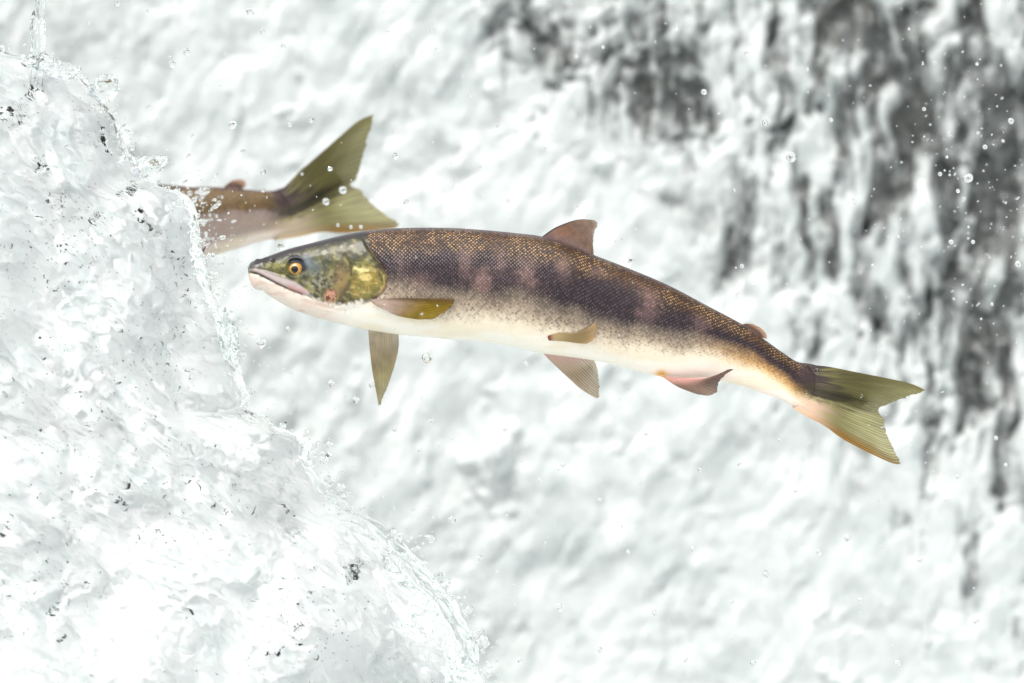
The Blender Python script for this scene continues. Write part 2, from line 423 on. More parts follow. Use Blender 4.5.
def build_wave():
    rows = np.concatenate([np.linspace(-900, -60, 40), np.arange(-40, 720, 1.5), np.linspace(730, 1650, 60)])
    dl = np.concatenate([np.array([0, .4, 1, 1.8, 2.8, 4.0]), np.arange(5.5, 520, 1.5), np.linspace(530, 1400, 40)])
    V, px, R = wave_shape(rows, dl, 12.0, 2.2, 1.0, 0.7, 0.7, foot=34.0)
    nr, nd = V.shape[:2]
    o = mesh_obj('wave', V.reshape(-1, 3), grid_faces(nr, nd), M['foam']); tag(o, kind='structure')
    win = np.zeros(px.shape)
    for (cx, cy, r, w) in FLECKS: win = np.maximum(win, w * np.exp(-((px - cx) ** 2 + (R - cy) ** 2) / (r * r)))
    add_float(o, 'window', win)
    # clear skin of water sliding over the foam
    rows = np.concatenate([np.linspace(-900, -60, 30), np.arange(-40, 720, 2.0), np.linspace(730, 1650, 50)])
    dl = np.concatenate([np.array([0, .3, .8, 1.5, 2.4, 3.4, 4.6]), np.arange(6, 520, 2.0), np.linspace(530, 1400, 30)])
    dlb = dl
    V, px, R = wave_shape(rows, dl, 0.0, 6.1, 1.0, 0.9, 0.32, off=0.013, back=True)
    o = mesh_obj('water_skin', V.reshape(-1, 3), grid_faces(*V.shape[:2]), M['clear']); tag(o, kind='structure')
    # unseen dark rock added behind the foam so its windows read as black flecks
    rows = np.linspace(-900, 1650, 130); dl = np.concatenate([np.linspace(0, 60, 12), np.linspace(80, 1400, 60)])
    V, px, R = wave_shape(rows, dl, 24.0, 9.0, 1.0, 0.6, 0.0, off=-0.035, back=False, foot=44.0)
    o = mesh_obj('dark_backing', V.reshape(-1, 3), grid_faces(*V.shape[:2]), M['rock']); tag(o, kind='structure')
build_wave()

# ------------------------------------------------------------------ salmon
FISH_TOP = [(247.8,268),(249.5,264),(252.5,261.5),(263.4,257.8),(286.9,249.4),(318,241.2),(349,233.6),(372.8,229.9),(400,228),(451,227.9),
            (482,229.8),(512.7,232.7),(543,236.6),(570,244.5),(593,254.5),(624,266.5),(668,285),(711.7,308),(742.5,324.5),(766.6,341),(782,352),
            (797,361.5),(813,364.3),(830,370.5),(850,381),(868,394)]
FISH_BOT = [(247.8,270),(249.4,279),(263.4,291.4),(286.9,306.3),(310,315.6),(327.5,320.6),(349,326),(372,330.6),(400,334.6),(430.7,337.8),
            (482,342),(512.7,346.6),(543,353.5),(570,357),(597.5,361.2),(624,367.5),(650,374.5),(675,379),(700,380),(722,381.5),(742.5,386.3),
            (764,393.5),(780,399),(800,410.5),(815,417.5),(830,420),(850,414),(868,402)]
MOUTH = [(246,272),(251,272.2),(258.8,274),(271,280.5),(287,288.2),(302,294),(312,297)]
OPERCLE = [(364,244),(372,255),(379,265),(385,275),(385.5,286),(381,293),(373,299),(362,303)]
PREOPERCLE = [(345,256),(351,264),(352,276),(350,288),(344,299),(336,307)]

def blend(c, new, m):
    m = np.asarray(m)[..., None]; return c * (1 - m) + np.asarray(new) * m

def fish_colors(px, py, t, lilac=0.0):
    """skin colour (dark / light of each scale, gold glints painted into the light) from the side-view position; t = 0 at the back, 1 at the belly"""
    L = lambda *c: lin(c) * 0.92
    n = fbm(px / 30, py / 30, 1.1, 3); nf = fbm(px / 5, py / 5, 4.2, 3); ng = fbm(px / 2.2, py / 2.2, 8.2, 2)
    tt = t + 0.045 * n + 0.022 * nf + 0.03 * ng
    fade = np.interp(px, [370, 400, 430, 480, 520, 560, 600, 640, 680, 720, 760, 800, 840], [.54, .63, .69, .68, .66, .71, .71, .67, .60, .54, .51, .60, .72])
    full = lambda *c: np.broadcast_to(L(*c), px.shape + (3,)).copy()
    dark, hi = full(46, 28, 15), full(204, 162, 108)  # back: gold-brown scale centres, with bright glints painted into the light tone
    hi = blend(hi, L(150, 104, 50), sstep(-0.2, 0.4, n))
    # purple-brown flank under the golden back
    mid = sstep(0.12, 0.30, tt)
    dark = blend(dark, L(31, 20, 26), mid); hi = blend(hi, L(94, 74, 84), mid)
    # paler upright blotches across the flank
    blot = np.zeros(px.shape)
    for (bx, by, rx, ry, w) in [(420,285,14,10,.5),(465,258,8,18,.5),(482,280,10,12,.9),(500,262,6,16,.5),(525,272,9,16,.8),(531,285,8,8,.6),(562,268,7,12,.7),(600,268,8,9,.8),
                                (650,300,8,14,.7),(645,312,10,9,.5),(700,325,8,12,.4),(400,265,8,14,.3)]:
        blot = np.maximum(blot, w * np.exp(-((px + 6 * nf - bx) / rx) ** 2 - ((py + 6 * n - by) / ry) ** 2))
    dark = blend(dark, L(128, 98, 92), 0.85 * blot * sstep(.06, .2, t)); hi = blend(hi, L(186, 158, 146), 0.7 * blot * sstep(.06, .2, t))
    dk = sstep(0.15, 0.6, fbm(px / 16, py / 34, 30.0, 3)) * mid
    dark = blend(dark, L(24, 16, 21), 0.5 * dk); hi = blend(hi, L(80, 64, 74), 0.5 * dk)
    # speckled transition, then cream flank, then white belly
    e1 = sstep(fade - 0.21, fade + 0.08, tt); e2 = sstep(fade - 0.24, fade + 0.0, tt)
    trans = blend(full(176, 158, 136), L(206, 160, 100), sstep(680, 770, px))
    dark = blend(dark, trans, e1); hi = blend(hi, trans * 1.15, e2)
    e3 = sstep(fade - 0.02, fade + 0.16, tt)
    cream = blend(full(236, 222, 198), L(242, 208, 156), sstep(690, 790, px) * 0.8)
    dark = blend(dark, cream, e3); hi = blend(hi, cream, e3)
    e4 = sstep(fade + 0.10, fade + 0.26, tt)
    white = blend(full(248, 243, 230), L(248, 234, 220), sstep(600, 700, px)); white = blend(white, L(240, 226, 196), 0.6 * sstep(-.1, .5, fbm(px / 60, py / 14, 52.0, 2)))
    dark = blend(dark, white, e4); hi = blend(hi, white, e4)
    if lilac:
        lw = sstep(0.30, 0.46, tt) * (1 - sstep(.72, .95, t)); dark = blend(dark, L(144, 130, 124), lilac * lw); hi = blend(hi, L(178, 164, 156), lilac * lw)
        gw = sstep(0.46, 0.30, tt) * sstep(.02, .08, t); dark = blend(dark, L(92, 70, 34), lilac * gw); hi = blend(hi, L(164, 132, 76), lilac * gw)
    # grey-lilac crest along the back
    crest = sstep(0.05, 0.0, t)
    dark = blend(dark, L(70, 60, 66), 0.7 * crest); hi = blend(hi, L(140, 128, 132), 0.7 * crest)
    # tail root: dark purple above, pink-orange below
    tc = tail_colors(px, py, lilac); w = sstep(786, 812, px + 5 * nf)
    dark = blend(dark, tc, w); hi = blend(hi, tc * 1.35, w)
    # vent
    v = np.exp(-((px - 661) / 6) ** 2 - ((py - 374) / 4) ** 2); dark = blend(dark, L(232, 170, 60), v); hi = blend(hi, L(232, 170, 60), v)
    # spot behind the gill
    ring = np.abs(np.hypot(px - 395, py - 267) - 3.0); v = 0.8 * sstep(1.5, 0.5, ring); dark = blend(dark, L(40, 34, 40), v); hi = blend(hi, L(60, 52, 56), v)
    spk = sstep(fade - 0.25, fade - 0.05, tt) * sstep(fade + 0.17, fade + 0.02, tt) * sstep(800, 770, px)
    # ---------------- head
    head = soft_poly(px, py, [(230, 200), (366, 200), (368, 248), (379, 264), (386, 276), (385, 288), (374, 299), (362, 304), (352, 316), (330, 345), (230, 345)], 3.0)
    h1 = fbm(px / 9, py / 9, 12.3, 4); h2 = fbm(px / 4, py / 4, 15.3, 3); h3 = fbm(px / 20, py / 8, 18.3, 3)
    hc = full(84, 82, 44)
    hc = blend(hc, L(50, 52, 36), 0.8 * sstep(-0.1, 0.5, h1)); hc = blend(hc, L(132, 126, 64), 0.75 * sstep(0.12, 0.5, -h1)); hc = blend(hc, L(58, 58, 40), 0.7 * sstep(262, 244, py) * sstep(300, 330, px)); hc = blend(hc, L(164, 158, 120), 0.45 * sstep(.25, .6, fbm(px / 7, py / 5, 41.0, 3)))
    hc = blend(hc, L(60, 56, 60), sstep(9, 3, py - np.interp(px, [p[0] for p in FISH_TOP], [p[1] for p in FISH_TOP])))
    hc = blend(hc, L(172, 166, 152), 0.7 * np.exp(-((px - 318) / 14) ** 2 - ((py - 282) / 10) ** 2) * sstep(-.3, .4, h2))     # silvery cheek
    hc = blend(hc, L(90, 100, 104), 0.75 * np.exp(-((px - 313) / 9) ** 2 - ((py - 268) / 9) ** 2))
    hc = blend(hc, L(150, 120, 86), 0.7 * np.exp(-((px - 342) / 7) ** 2 - ((py - 280) / 14) ** 2))
    yel = soft_poly(px + 5 * h1, py + 5 * h3, [(354, 268), (368, 264), (380, 276), (384, 286), (372, 297), (358, 298), (354, 290)], 5)
    hc = blend(hc, L(178, 154, 78), 0.65 * yel * sstep(-0.4, 0.2, h1 + 0.1)); hc = blend(hc, L(236, 214, 140), 0.6 * yel * sstep(.15, .5, h3)); hc = blend(hc, L(110, 92, 40), 0.55 * yel * sstep(.2, .5, fbm(px / 12, py / 5, 61.0, 2))); hc = blend(hc, L(150, 120, 40), 0.5 * yel * sstep(0.2, 0.6, h2))
    hc = blend(hc, L(236, 224, 160), 0.75 * sstep(2.4, 0.3, pdist(px, py, [(355, 268.5), (361, 270.6), (368, 270.5)]) + 0.8 * h2))
    hc = blend(hc, L(232, 204, 110), 0.7 * sstep(2.6, 0.8, pdist(px, py, [(385, 276), (386, 285), (380, 294)])))
    hc = blend(hc, L(66, 50, 34), 0.75 * sstep(1.4, 0.3, pdist(px, py, PREOPERCLE[:3])) )
    # lips, maxilla and pale lower jaw
    jaw = soft_poly(px, py + 2.5 * h2, MOUTH + [(328, 303), (345, 305), (362, 301), (370, 310), (372, 345), (240, 345)], 3.0)
    hc = blend(hc, L(238, 224, 210), jaw); hc = blend(hc, L(246, 240, 228), jaw * sstep(318, 352, px)); hc = blend(hc, L(214, 172, 154), 0.45 * jaw * sstep(345, 320, px) * sstep(-0.2, 0.5, h3))
    mx = soft_poly(px, py, [(249, 270), (256, 268.5), (270, 273), (281, 277), (296, 282), (308, 291), (312, 297), (300, 293), (286, 287), (271, 279.5), (259, 273)], 1.3)
    hc = blend(hc, L(196, 180, 178), 0.92 * mx)
    tip = np.exp(-((px - 250) / 6) ** 2 - ((py - 266) / 5) ** 2); hc = blend(hc, L(96, 92, 94), 0.8 * tip)
    hc = blend(hc, L(76, 56, 60), 0.8 * sstep(1.5, 0.4, pdist(px, py, MOUTH[:-1])))
    hc = blend(hc, L(196, 140, 134), 0.6 * sstep(3.5, 1, pdist(px, py, [(290, 287), (304, 292)])))
    # raw pink patch
    rp = np.exp(-((px - 331) / 7) ** 2 - ((py - 296) / 7) ** 2)
    hc = blend(hc, L(204, 150, 122), 0.85 * sstep(.15, .75, rp + 0.18 * h2)); hc = blend(hc, L(104, 54, 32), sstep(.25, .5, rp) * sstep(0.05, 0.35, h2))
    # freckles and dark markings
    sp = noise(px / 3.1, py / 3.1, 33.0); hc = blend(hc, L(44, 40, 30), 0.55 * sstep(0.42, 0.6, sp) * (1 - jaw) * (1 - mx))
    sp2 = sstep(0.35, 0.6, sp) * np.exp(-((px - 345) / 18) ** 2 - ((py - 303) / 8) ** 2); hc = blend(hc, L(150, 110, 60), 0.8 * sp2)
    # eye surround
    es = np.exp(-((px - 298.5) / 10.5) ** 4 - ((py - 263.0) / 8.8) ** 4); hc = blend(hc, L(22, 26, 36), sstep(.2, .7, es)); hc = blend(hc, L(120, 136, 150), 0.6 * ell(px, py, (308, 262), (3.5, 5)))
    nost = np.exp(-((px - 273) / 2.6) ** 2 - ((py - 260.5) / 2.6) ** 2); hc = blend(hc, L(30, 28, 26), sstep(.3, .7, nost))
    dark = blend(dark, hc, head); hi = blend(hi, hc, head)
    # slit behind the gill cover is real relief; a brown line follows it
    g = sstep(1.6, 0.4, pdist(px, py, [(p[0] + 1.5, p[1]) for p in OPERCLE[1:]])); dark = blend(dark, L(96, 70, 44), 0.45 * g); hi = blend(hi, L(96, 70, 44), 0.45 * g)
    return np.clip(dark, 0.004, 0.9), np.clip(hi, 0.004, 0.9), (1 - head), spk * (1 - head) * (1 - lilac)

def tail_colors(px, py, lilac=0.0):
    L = lambda *c: lin(c) * 0.92
    a = (px - 805.0) * 0.9636 + (py - 388.0) * 0.2672; o = -(px - 805.0) * 0.2672 + (py - 388.0) * 0.9636
    q = o / (22 + 0.30 * np.clip(a, 0, 200))                     # -1 upper edge ... +1 lower edge
    st = fbm(q * 9, a / 40, 6.0, 3); n2 = fbm(px / 6, py / 6, 8.0, 3)
    c = np.broadcast_to(L(160, 154, 100), px.shape + (3,)).copy()
    c = blend(c, L(118, 112, 62), sstep(0.2, -0.5, q) * sstep(115, 50, a)); c = blend(c, L(212, 206, 158), 0.85 * sstep(-0.05, 0.35, q) * sstep(1.05, .7, q) * sstep(25, 75, a))
    c = blend(c, L(186, 142 + 8 * lilac, 66 + 20 * lilac), sstep(.74, 1.0, q)); 
    c = blend(c, L(222 - 50 * lilac, 188 - 30 * lilac, 164 - 30 * lilac), sstep(.18, .55, q) * sstep(1.3, 0.9, q) * sstep(46, 8, a + 16 * st))
    c = blend(c, L(58, 42, 42), sstep(.42, .12, q + 0.12 * n2) * sstep(52, 12, a + 26 * st + 14 * np.abs(q)))
    c = blend(c, L(54, 48, 28), .9 * sstep(.26, .05, np.abs(q + 0.02 + 0.10 * st)) * sstep(84, 40, a))
    return np.clip(c * (1 + 0.22 * st)[..., None], 0.004, 0.9)

def fish_relief(px, py):
    """outward relief of the skin, in photo pixels"""
    r = -1.8 * np.exp(-(pdist(px, py, MOUTH) / 1.2) ** 2)
    r += 1.1 * soft_poly(px, py, [(249, 270), (256, 268), (270, 272), (283, 276), (298, 282), (309, 291), (312, 297), (300, 292.5), (286, 286.5), (271, 279), (259, 272.5)], 1.2)
    cover = soft_poly(px, py, [(300, 225), (362, 238), (372, 255), (379, 265), (385, 275), (385.5, 286), (381, 293), (373, 299), (362, 303), (330, 312), (300, 310)], 1.6)
    r += 1.8 * cover * sstep(310, 365, px)
    r += -1.2 * np.exp(-(pdist(px, py, [(p[0] + 2.2, p[1]) for p in OPERCLE]) / 1.7) ** 2)
    r += -1.0 * np.exp(-(pdist(px, py, PREOPERCLE) / 1.6) ** 2)
    r += -0.8 * np.exp(-(pdist(px, py, [(352, 284), (364, 288), (376, 294)]) / 1.3) ** 2)
    r += -0.8 * np.exp(-(pdist(px, py, [(300, 279), (312, 284), (326, 286), (340, 280)]) / 1.6) ** 2)
    r += -0.7 * np.exp(-(pdist(px, py, [(318, 305), (340, 311), (362, 309)]) / 1.3) ** 2)
    r += -2.2 * np.exp(-((px - 273) / 1.9) ** 2 - ((py - 260.5) / 1.9) ** 2)
    e = np.hypot((px - 296) / 9.5, (py - 267.5) / 9.0)
    r += -2.4 * sstep(1.05, 0.85, e) + 0.9 * np.exp(-((e - 1.15) / 0.14) ** 2)
    hd = sstep(392, 360, px)
    r += hd * (0.28 * fbm(px / 7, py / 7, 21.0, 2)) + 0.35 * fbm(px / 22, py / 14, 25.0, 3)
    return r * sstep(835, 780, px)

def coons(c0, c1, d0, d1, nu, nv):
    c0, c1 = resample(c0, nu), resample(c1, nu); d0, d1 = resample(d0, nv), resample(d1, nv)
    u = np.linspace(0, 1, nu)[:, None, None]; v = np.linspace(0, 1, nv)[None, :, None]
    p = (1 - v) * c0[:, None] + v * c1[:, None] + (1 - u) * d0[None] + u * d1[None]
    return p - ((1-u)*(1-v)*c0[0] + u*(1-v)*c0[-1] + (1-u)*v*c1[0] + u*v*c1[-1])

def fin(name, parent, place, base, outer, lead, trail, rays, colour, depth=None, th=1.3, nu=90, nv=36, ragged=1.2, label=None, ripple=0.28, sheer=0.35):
    """a fin as a thin ribbed blade: four boundary curves in photo pixels; depth(u,v) in pixels towards the viewer"""
    p = coons(base, outer, lead, trail, nu, nv)
    U, V = np.meshgrid(np.linspace(0, 1, nu), np.linspace(0, 1, nv), indexing='ij')
    vec = p[:, -1] - p[:, -4]; vec /= np.linalg.norm(vec, axis=1)[:, None] + 1e-6
    rag = ragged * (noise(U * rays * 0.9, 3.3, 1.0 + 0 * U) + 0.4 * noise(U * rays * 2.7, 1.3, 5.0 + 0 * U)) * V ** 8
    p = p + vec[:, None] * rag[..., None]
    rays = rays * 1.5
    rp = np.cos(2 * np.pi * (rays * U + 0.35 * noise(U * rays * 0.5, 0.3, 4.0 + 0 * U))) * (0.55 + 0.75 * np.abs(noise(U * rays * 0.7, V * 1.2, 8.0)))
    t = th * (1 - V) ** 1.3 + 0.28 + ripple * (0.5 + 0.5 * rp) * (1 - 0.7 * V)
    dep = depth(U, V) if depth else 0 * U
    dep = dep + 0.9 * noise(U * 3, V * 1.0, 2.0 + rays) * V * V
    c = colour(p[..., 0], p[..., 1], U, V, rp)
    thin = np.clip(sheer * sstep(0.25, 1.0, V) * (0.75 - 0.5 * rp) * (1 - 0.8 * sstep(0.10, 0.0, U)), 0, 0.75)
    F = place(p[..., 0], p[..., 1], dep + t); B = place(p[..., 0], p[..., 1], dep - t)
    n = nu * nv
    faces = [grid_faces(nu, nv), grid_faces(nu, nv, flip=True) + n]
    for ring in (np.arange(nu) * nv, np.arange(nu) * nv + nv - 1, np.arange(nv), np.arange(nv) + (nu - 1) * nv):
        a, b = ring[:-1], ring[1:]; faces.append(np.stack([a, b, b + n, a + n], 1))
    o = mesh_obj(name, np.vstack([F.reshape(-1, 3), B.reshape(-1, 3)]), np.vstack(faces), M['fin'], parent)
    add_color(o, 'col', np.vstack([c.reshape(-1, 3), c.reshape(-1, 3)]))
    lu = 0.5 * sstep(0.02, 0.5, V); add_float(o, 'lucent', np.concatenate([lu.ravel(), lu.ravel()]))
    add_float(o, 'thin', np.concatenate([thin.ravel(), thin.ravel()]))
    if label: o['label'] = label
    return o

def ell(px, py, c, r): return np.exp(-((px - c[0]) / r[0]) ** 2 - ((py - c[1]) / r[1]) ** 2)

def build_salmon(name, label, place, ns, nt, lilac=0.0):
    """place(px, py, d) maps a side-view position and a distance towards the viewer (pixels) to a world point"""
    root = empty(name, place(np.array([520.0]), np.array([295.0]), np.array([0.0]))[0])
    base_loc = np.array(root.location)
    pl = lambda px, py, d: place(px, py, d) - base_loc
    s = np.linspace(0, 1, ns)
    x = 247.9 + (867.8 - 247.9) * (s + 0.03 * np.sin(2 * np.pi * s) * -1)
    # finer steps at the snout
    x = np.concatenate([247.9 + (x[14] - 247.9) * np.linspace(0, 1, 26)[:-1] ** 2, x[14:]]); ns = len(x)
    th = np.linspace(0, 2 * np.pi, nt, endpoint=False)
    PX, TH = np.meshgrid(x, th, indexing='ij')
    top, bot = spline(FISH_TOP, PX), spline(FISH_BOT, PX)
    t = (1 - np.cos(TH)) / 2
    hh = (bot - top) / 2
    ratio = np.interp(PX, [248, 262, 300, 360, 430, 560, 680, 760, 795, 812, 830, 850, 868], [.9, .72, .58, .56, .56, .55, .50, .42, .28, .12, .030, .006, .002])
    sy = np.sin(TH); prof = np.sign(sy) * np.abs(sy) ** 0.92
    wid = hh * ratio * prof * (1 + 0.10 * (0.45 - t))
    PY = top + (bot - top) * t
    rel = fish_relief(PX, PY) * np.abs(sy) ** 0.7 * sstep(0.0, 6.0, hh)
    dep = wid + np.sign(sy) * rel
    V = pl(PX, PY, dep)
    body = mesh_obj('body', np.vstack([V.reshape(-1, 3), V[0].mean(0)[None], V[-1].mean(0)[None]]), grid_faces(ns, nt, wrap=True), M['skin'], root)
    dk, hi, scal, spk = fish_colors(PX, PY, t, lilac)
    # arc length round the girth for the scale rows
    seg = np.linalg.norm(np.diff(np.stack([PY, dep], -1), axis=1), axis=2)
    arc = np.concatenate([np.zeros((ns, 1)), np.cumsum(seg, 1)], 1)
    tot = arc[:, -1:] + seg[:, -1:]; arc = np.minimum(arc, tot - arc)
    pitch = np.interp(x, [370, 600, 780, 868], [2.75, 2.6, 2.1, 1.9])
    along = np.concatenate([[0], np.cumsum(np.diff(x) / pitch[1:])])[:, None] + 0 * arc
    gir = arc / np.interp(PX, [370, 600, 780, 868], [2.75, 2.6, 2.1, 1.9])
    uvx, uvy = (along + gir) * 0.7071, (along - gir) * 0.7071
    pad = lambda a: np.concatenate([a.reshape(-1, a.shape[-1]), a[0, :1], a[-1, :1]])
    add_color(body, 'col_dark', pad(dk)); add_color(body, 'col_light', pad(hi))
    sc = scal * sstep(836, 800, PX) * sstep(0.97, 0.75, t) ** 0.6 * (1 - 0.6 * sstep(0.6, 0.8, t))
    add_float(body, 'scaliness', np.concatenate([sc.ravel(), [0, 0]]))
    add_float(body, 'speckle', np.concatenate([spk.ravel(), [0, 0]]))
    add_vec(body, 'scale_uv', pad(np.stack([uvx, uvy, 0 * uvx], -1)))
    # --- eyes
    def eye(side):
        d0 = float(np.interp(296, x, (hh * ratio)[:, 0])) * 0.93
        def disc(nm, cx, cy, r0, r1, d, hgt, mat, par):
            a = np.linspace(0, 2 * np.pi, 40, endpoint=False); g = np.linspace(0, 1, 12)
            G, A = np.meshgrid(g, a, indexing='ij')
            ex, ey = cx + r0 * G * np.cos(A), cy + r1 * G * np.sin(A)
            dd = side * (d + hgt * np.sqrt(np.clip(1 - G ** 2, 0, 1)))
            return mesh_obj(nm, pl(ex, ey, dd).reshape(-1, 3), grid_faces(12, 40, wrap=True), mat, par)
        e = disc('eye', 296.2, 269.0, 7.0, 6.1, d0 - 2.6, 3.4, M['iris'], root)
        disc('pupil', 295.2, 269.4, 3.7, 3.5, d0 + 0.25, 0.8, M['pupil'], e)
    eye(1); eye(-1)
    # --- fins
    L = lambda *c: lin(c) * 0.92
    def rayed(c, rp, k=0.22): return np.clip(c * (1 - k * (0.5 - 0.5 * rp))[..., None], 0.004, 0.9)
    def c_dorsal(px, py, u, v, rp):
        n = fbm(px / 6, py / 6, 3, 3)
        c = blend(np.broadcast_to(L(156, 126, 108), px.shape + (3,)), L(112, 90, 88), sstep(0.45, 0.0, v)); c = blend(c, L(176, 116, 80), 0.45 * ell(px, py, (563, 231), (10, 7)))
        c = blend(c, L(206, 190, 172), 0.6 * sstep(0.85, 1.0, v)); c = blend(c, L(80, 62, 60), sstep(.06, 0, u)); return rayed(c * (1 + 0.25 * n)[..., None], rp)
    fin('dorsal_fin', root, pl, [(540, 238), (568, 247), (594, 257)], [(586, 219), (593, 220.2), (598, 223), (595.5, 229), (593.4, 237), (593, 246)],
        [(540, 238), (552.8, 228.9), (565, 223.4), (576, 220), (586, 219)], [(594, 257), (593, 246)], 11, c_dorsal)
    def c_adip(px, py, u, v, rp):
        return np.clip(blend(np.broadcast_to(L(104, 78, 68), px.shape + (3,)), L(206, 164, 132), sstep(.35, .95, v)), 0.004, .9)
    fin('adipose_fin', root, pl, [(740, 325), (750, 331), (759, 337)], [(752, 323.6), (760, 327.5), (765.5, 333), (767, 339)],
        [(740, 325), (746, 323.6), (752, 323.6)], [(759, 337), (767, 339)], 3, c_adip, th=1.8, nu=40, nv=20, ragged=0.3, ripple=0.05)
    def c_tail(px, py, u, v, rp): return rayed(tail_colors(px, py, lilac), 1 - (1 - rp) * sstep(.08, .45, v), 0.36)
    fin('tail_fin', root, pl, [(806, 364.5), (814, 376), (812, 396), (792, 407.5)],
        [(926.5, 390.5), (912, 395), (897, 400.5), (879.5, 408.5), (883, 420), (888, 436), (895, 452), (901, 464)],
        [(806, 364.5), (828, 366.6), (853, 371.5), (890, 378.8), (912, 384), (926.5, 390.5)],
        [(792, 407.5), (806, 416), (824, 425.5), (844, 439.7), (871.5, 454), (893, 463.5), (901, 464)], 24, c_tail,
        depth=lambda U, V: 5.0 * V ** 2.5 * np.sin(np.pi * U * 1.6) , th=3.0, nu=200, nv=60, ragged=1.6, ripple=0.35)
    def c_anal(px, py, u, v, rp):
        c = blend(np.broadcast_to(L(176, 146, 128), px.shape + (3,)), L(236, 170, 158), 0.8 * sstep(.5, .1, v)); c = blend(c, L(120, 92, 84), sstep(.3, .6, u) * sstep(.3, .7, v))
        c = blend(c, L(214, 160, 90), 0.7 * sstep(.12, 0, u) * sstep(.4, 0, v)); c = blend(c, L(104, 80, 74), sstep(.9, 1, u)); return rayed(c, rp, 0.4)
    wr = float(np.interp(690, x, (hh * ratio)[:, 0]))
    fin('anal_fin', root, pl, [(661, 376), (684, 377.5), (706, 377.2), (719, 374.5)], [(698, 394.6), (710, 395.3), (716, 391.5), (718, 383), (722, 377), (733, 369)],
        [(661, 376), (675, 385.4), (685, 390), (698, 394.6)], [(719, 374.5), (727, 369.5), (733, 369)], 13, c_anal,
        depth=lambda U, V: wr * 0.42 + 3 + 14 * V * (0.3 + 0.5 * U) + 8 * U, th=1.2, ragged=1.0, ripple=.3)
    def c_pec(px, py, u, v, rp):
        n = fbm(px / 7, py / 7, 9, 3)
        c = blend(np.broadcast_to(L(206, 178, 160), px.shape + (3,)), L(176, 148, 34), sstep(.25, .75, v)); c = blend(c, L(120, 88, 56), 0.8 * sstep(.22, .02, u) * sstep(0.02, .3, v))
        c = blend(c, L(226, 208, 190), 0.8 * sstep(.6, 1, u) * sstep(.6, .2, v)); return rayed(c * (1 + .18 * n)[..., None], rp, 0.3)
    wp = float(np.interp(400, x, (hh * ratio)[:, 0]))
    fin('pectoral_fin', root, pl, [(371, 299.5), (373, 303), (377, 306)], [(456, 299.3), (449, 308.5), (441, 314.5), (433, 319), (418, 319.6)],
        [(371, 299.5), (395, 298.2), (425, 298.6), (456, 299.3)], [(377, 306), (393, 314), (405, 317.5), (418, 319.6)], 13, c_pec,
        depth=lambda U, V: wp * (0.86 - 0.10 * U) + 4.5 + 2.5 * V, th=1.3, label='olive yellow pectoral fin folded back along the flank')
    def c_pec2(px, py, u, v, rp):
        n = fbm(px / 7, py / 12, 9, 3)
        c = blend(np.broadcast_to(L(206, 188, 158), px.shape + (3,)), L(196, 180, 120), sstep(.3, .8, v)); c = blend(c, L(208, 198, 180), 0.7 * sstep(.6, 1, u) * sstep(.7, .2, v))
        return rayed(c * (1 + .2 * n)[..., None], rp, 0.3)
    fin('pectoral_fin', root, pl, [(368, 318), (382, 320), (397, 322)], [(378.2, 407), (380, 404), (382, 398), (387, 387)],
        [(368, 318), (368.5, 340), (371, 366), (374.5, 387), (378.2, 407)], [(397, 322), (398.5, 345), (394.5, 364), (387, 387)], 11, c_pec2,
        depth=lambda U, V: -wp * 0.55 - 30 * V, th=1.3, ragged=1.8, sheer=0.5, label='pale olive pectoral fin hanging below the throat')
    def c_pelv(px, py, u, v, rp):
        c = blend(np.broadcast_to(L(204, 176, 128), px.shape + (3,)), L(190, 166, 116), v); c = blend(c, L(226, 196, 150), sstep(.7, 1, v))
        c = blend(c, L(150, 66, 40), sstep(.14, .02, v)); return rayed(c, rp, 0.25)
    wv = float(np.interp(570, x, (hh * ratio)[:, 0]))
    fin('pelvic_fin', root, pl, [(548, 336), (547.6, 338), (549, 340.5)], [(595.5, 321.5), (596, 330), (593.5, 339.5), (586, 344)],
        [(548, 336), (559, 332.6), (574, 333.2), (587, 328.6), (595.5, 321.5)], [(549, 340.5), (566.6, 341.6), (577, 343.2), (586, 344)], 9, c_pelv,
        depth=lambda U, V: wv * (0.66 - 0.12 * U + 0.1 * V) + 2.5 + 2.5 * V, th=1.2, nu=60, label='small cream pelvic fin folded against the belly')
    def c_pelv2(px, py, u, v, rp):
        c = blend(np.broadcast_to(L(226, 204, 176), px.shape + (3,)), L(236, 226, 204), sstep(.4, 1, u)); c = blend(c, L(222, 178, 168), 0.8 * sstep(.4, .1, v))
        c = blend(c, L(140, 116, 84), .8 * sstep(.45, .3, np.abs(u - .45)) * sstep(.35, .6, v) * (0.5 - 0.5 * rp)); return rayed(c, rp, 0.42)
    fin('pelvic_fin', root, pl, [(540, 350), (562, 354), (590, 357)], [(592, 396), (598, 398), (599.5, 390), (599, 380), (597.5, 369)],
        [(540, 350), (549, 359.6), (566.6, 376.4), (580, 388.5), (592, 396)], [(590, 357), (595, 362), (597.5, 369)], 10, c_pelv2,
        depth=lambda U, V: -wv * 0.15 - 12 * V, th=1.2, ragged=1.2, sheer=0.55, label='fan shaped pelvic fin hanging below the belly')
    tag(root, label, 'fish', 'leaping salmon')
    return root

def place_front(px, py, d):
    yaw = -0.00010 * (px - 520) ** 2 * S * 0.25             # the body bows a little away at head and tail
    X, _, Z = P(px, py, 0 * px)
    return np.stack([X, -(d * S) - yaw, Z], -1)

build_salmon('salmon', 'whole purple brown salmon with white belly leaping in mid air above the white water', place_front, 720, 220)

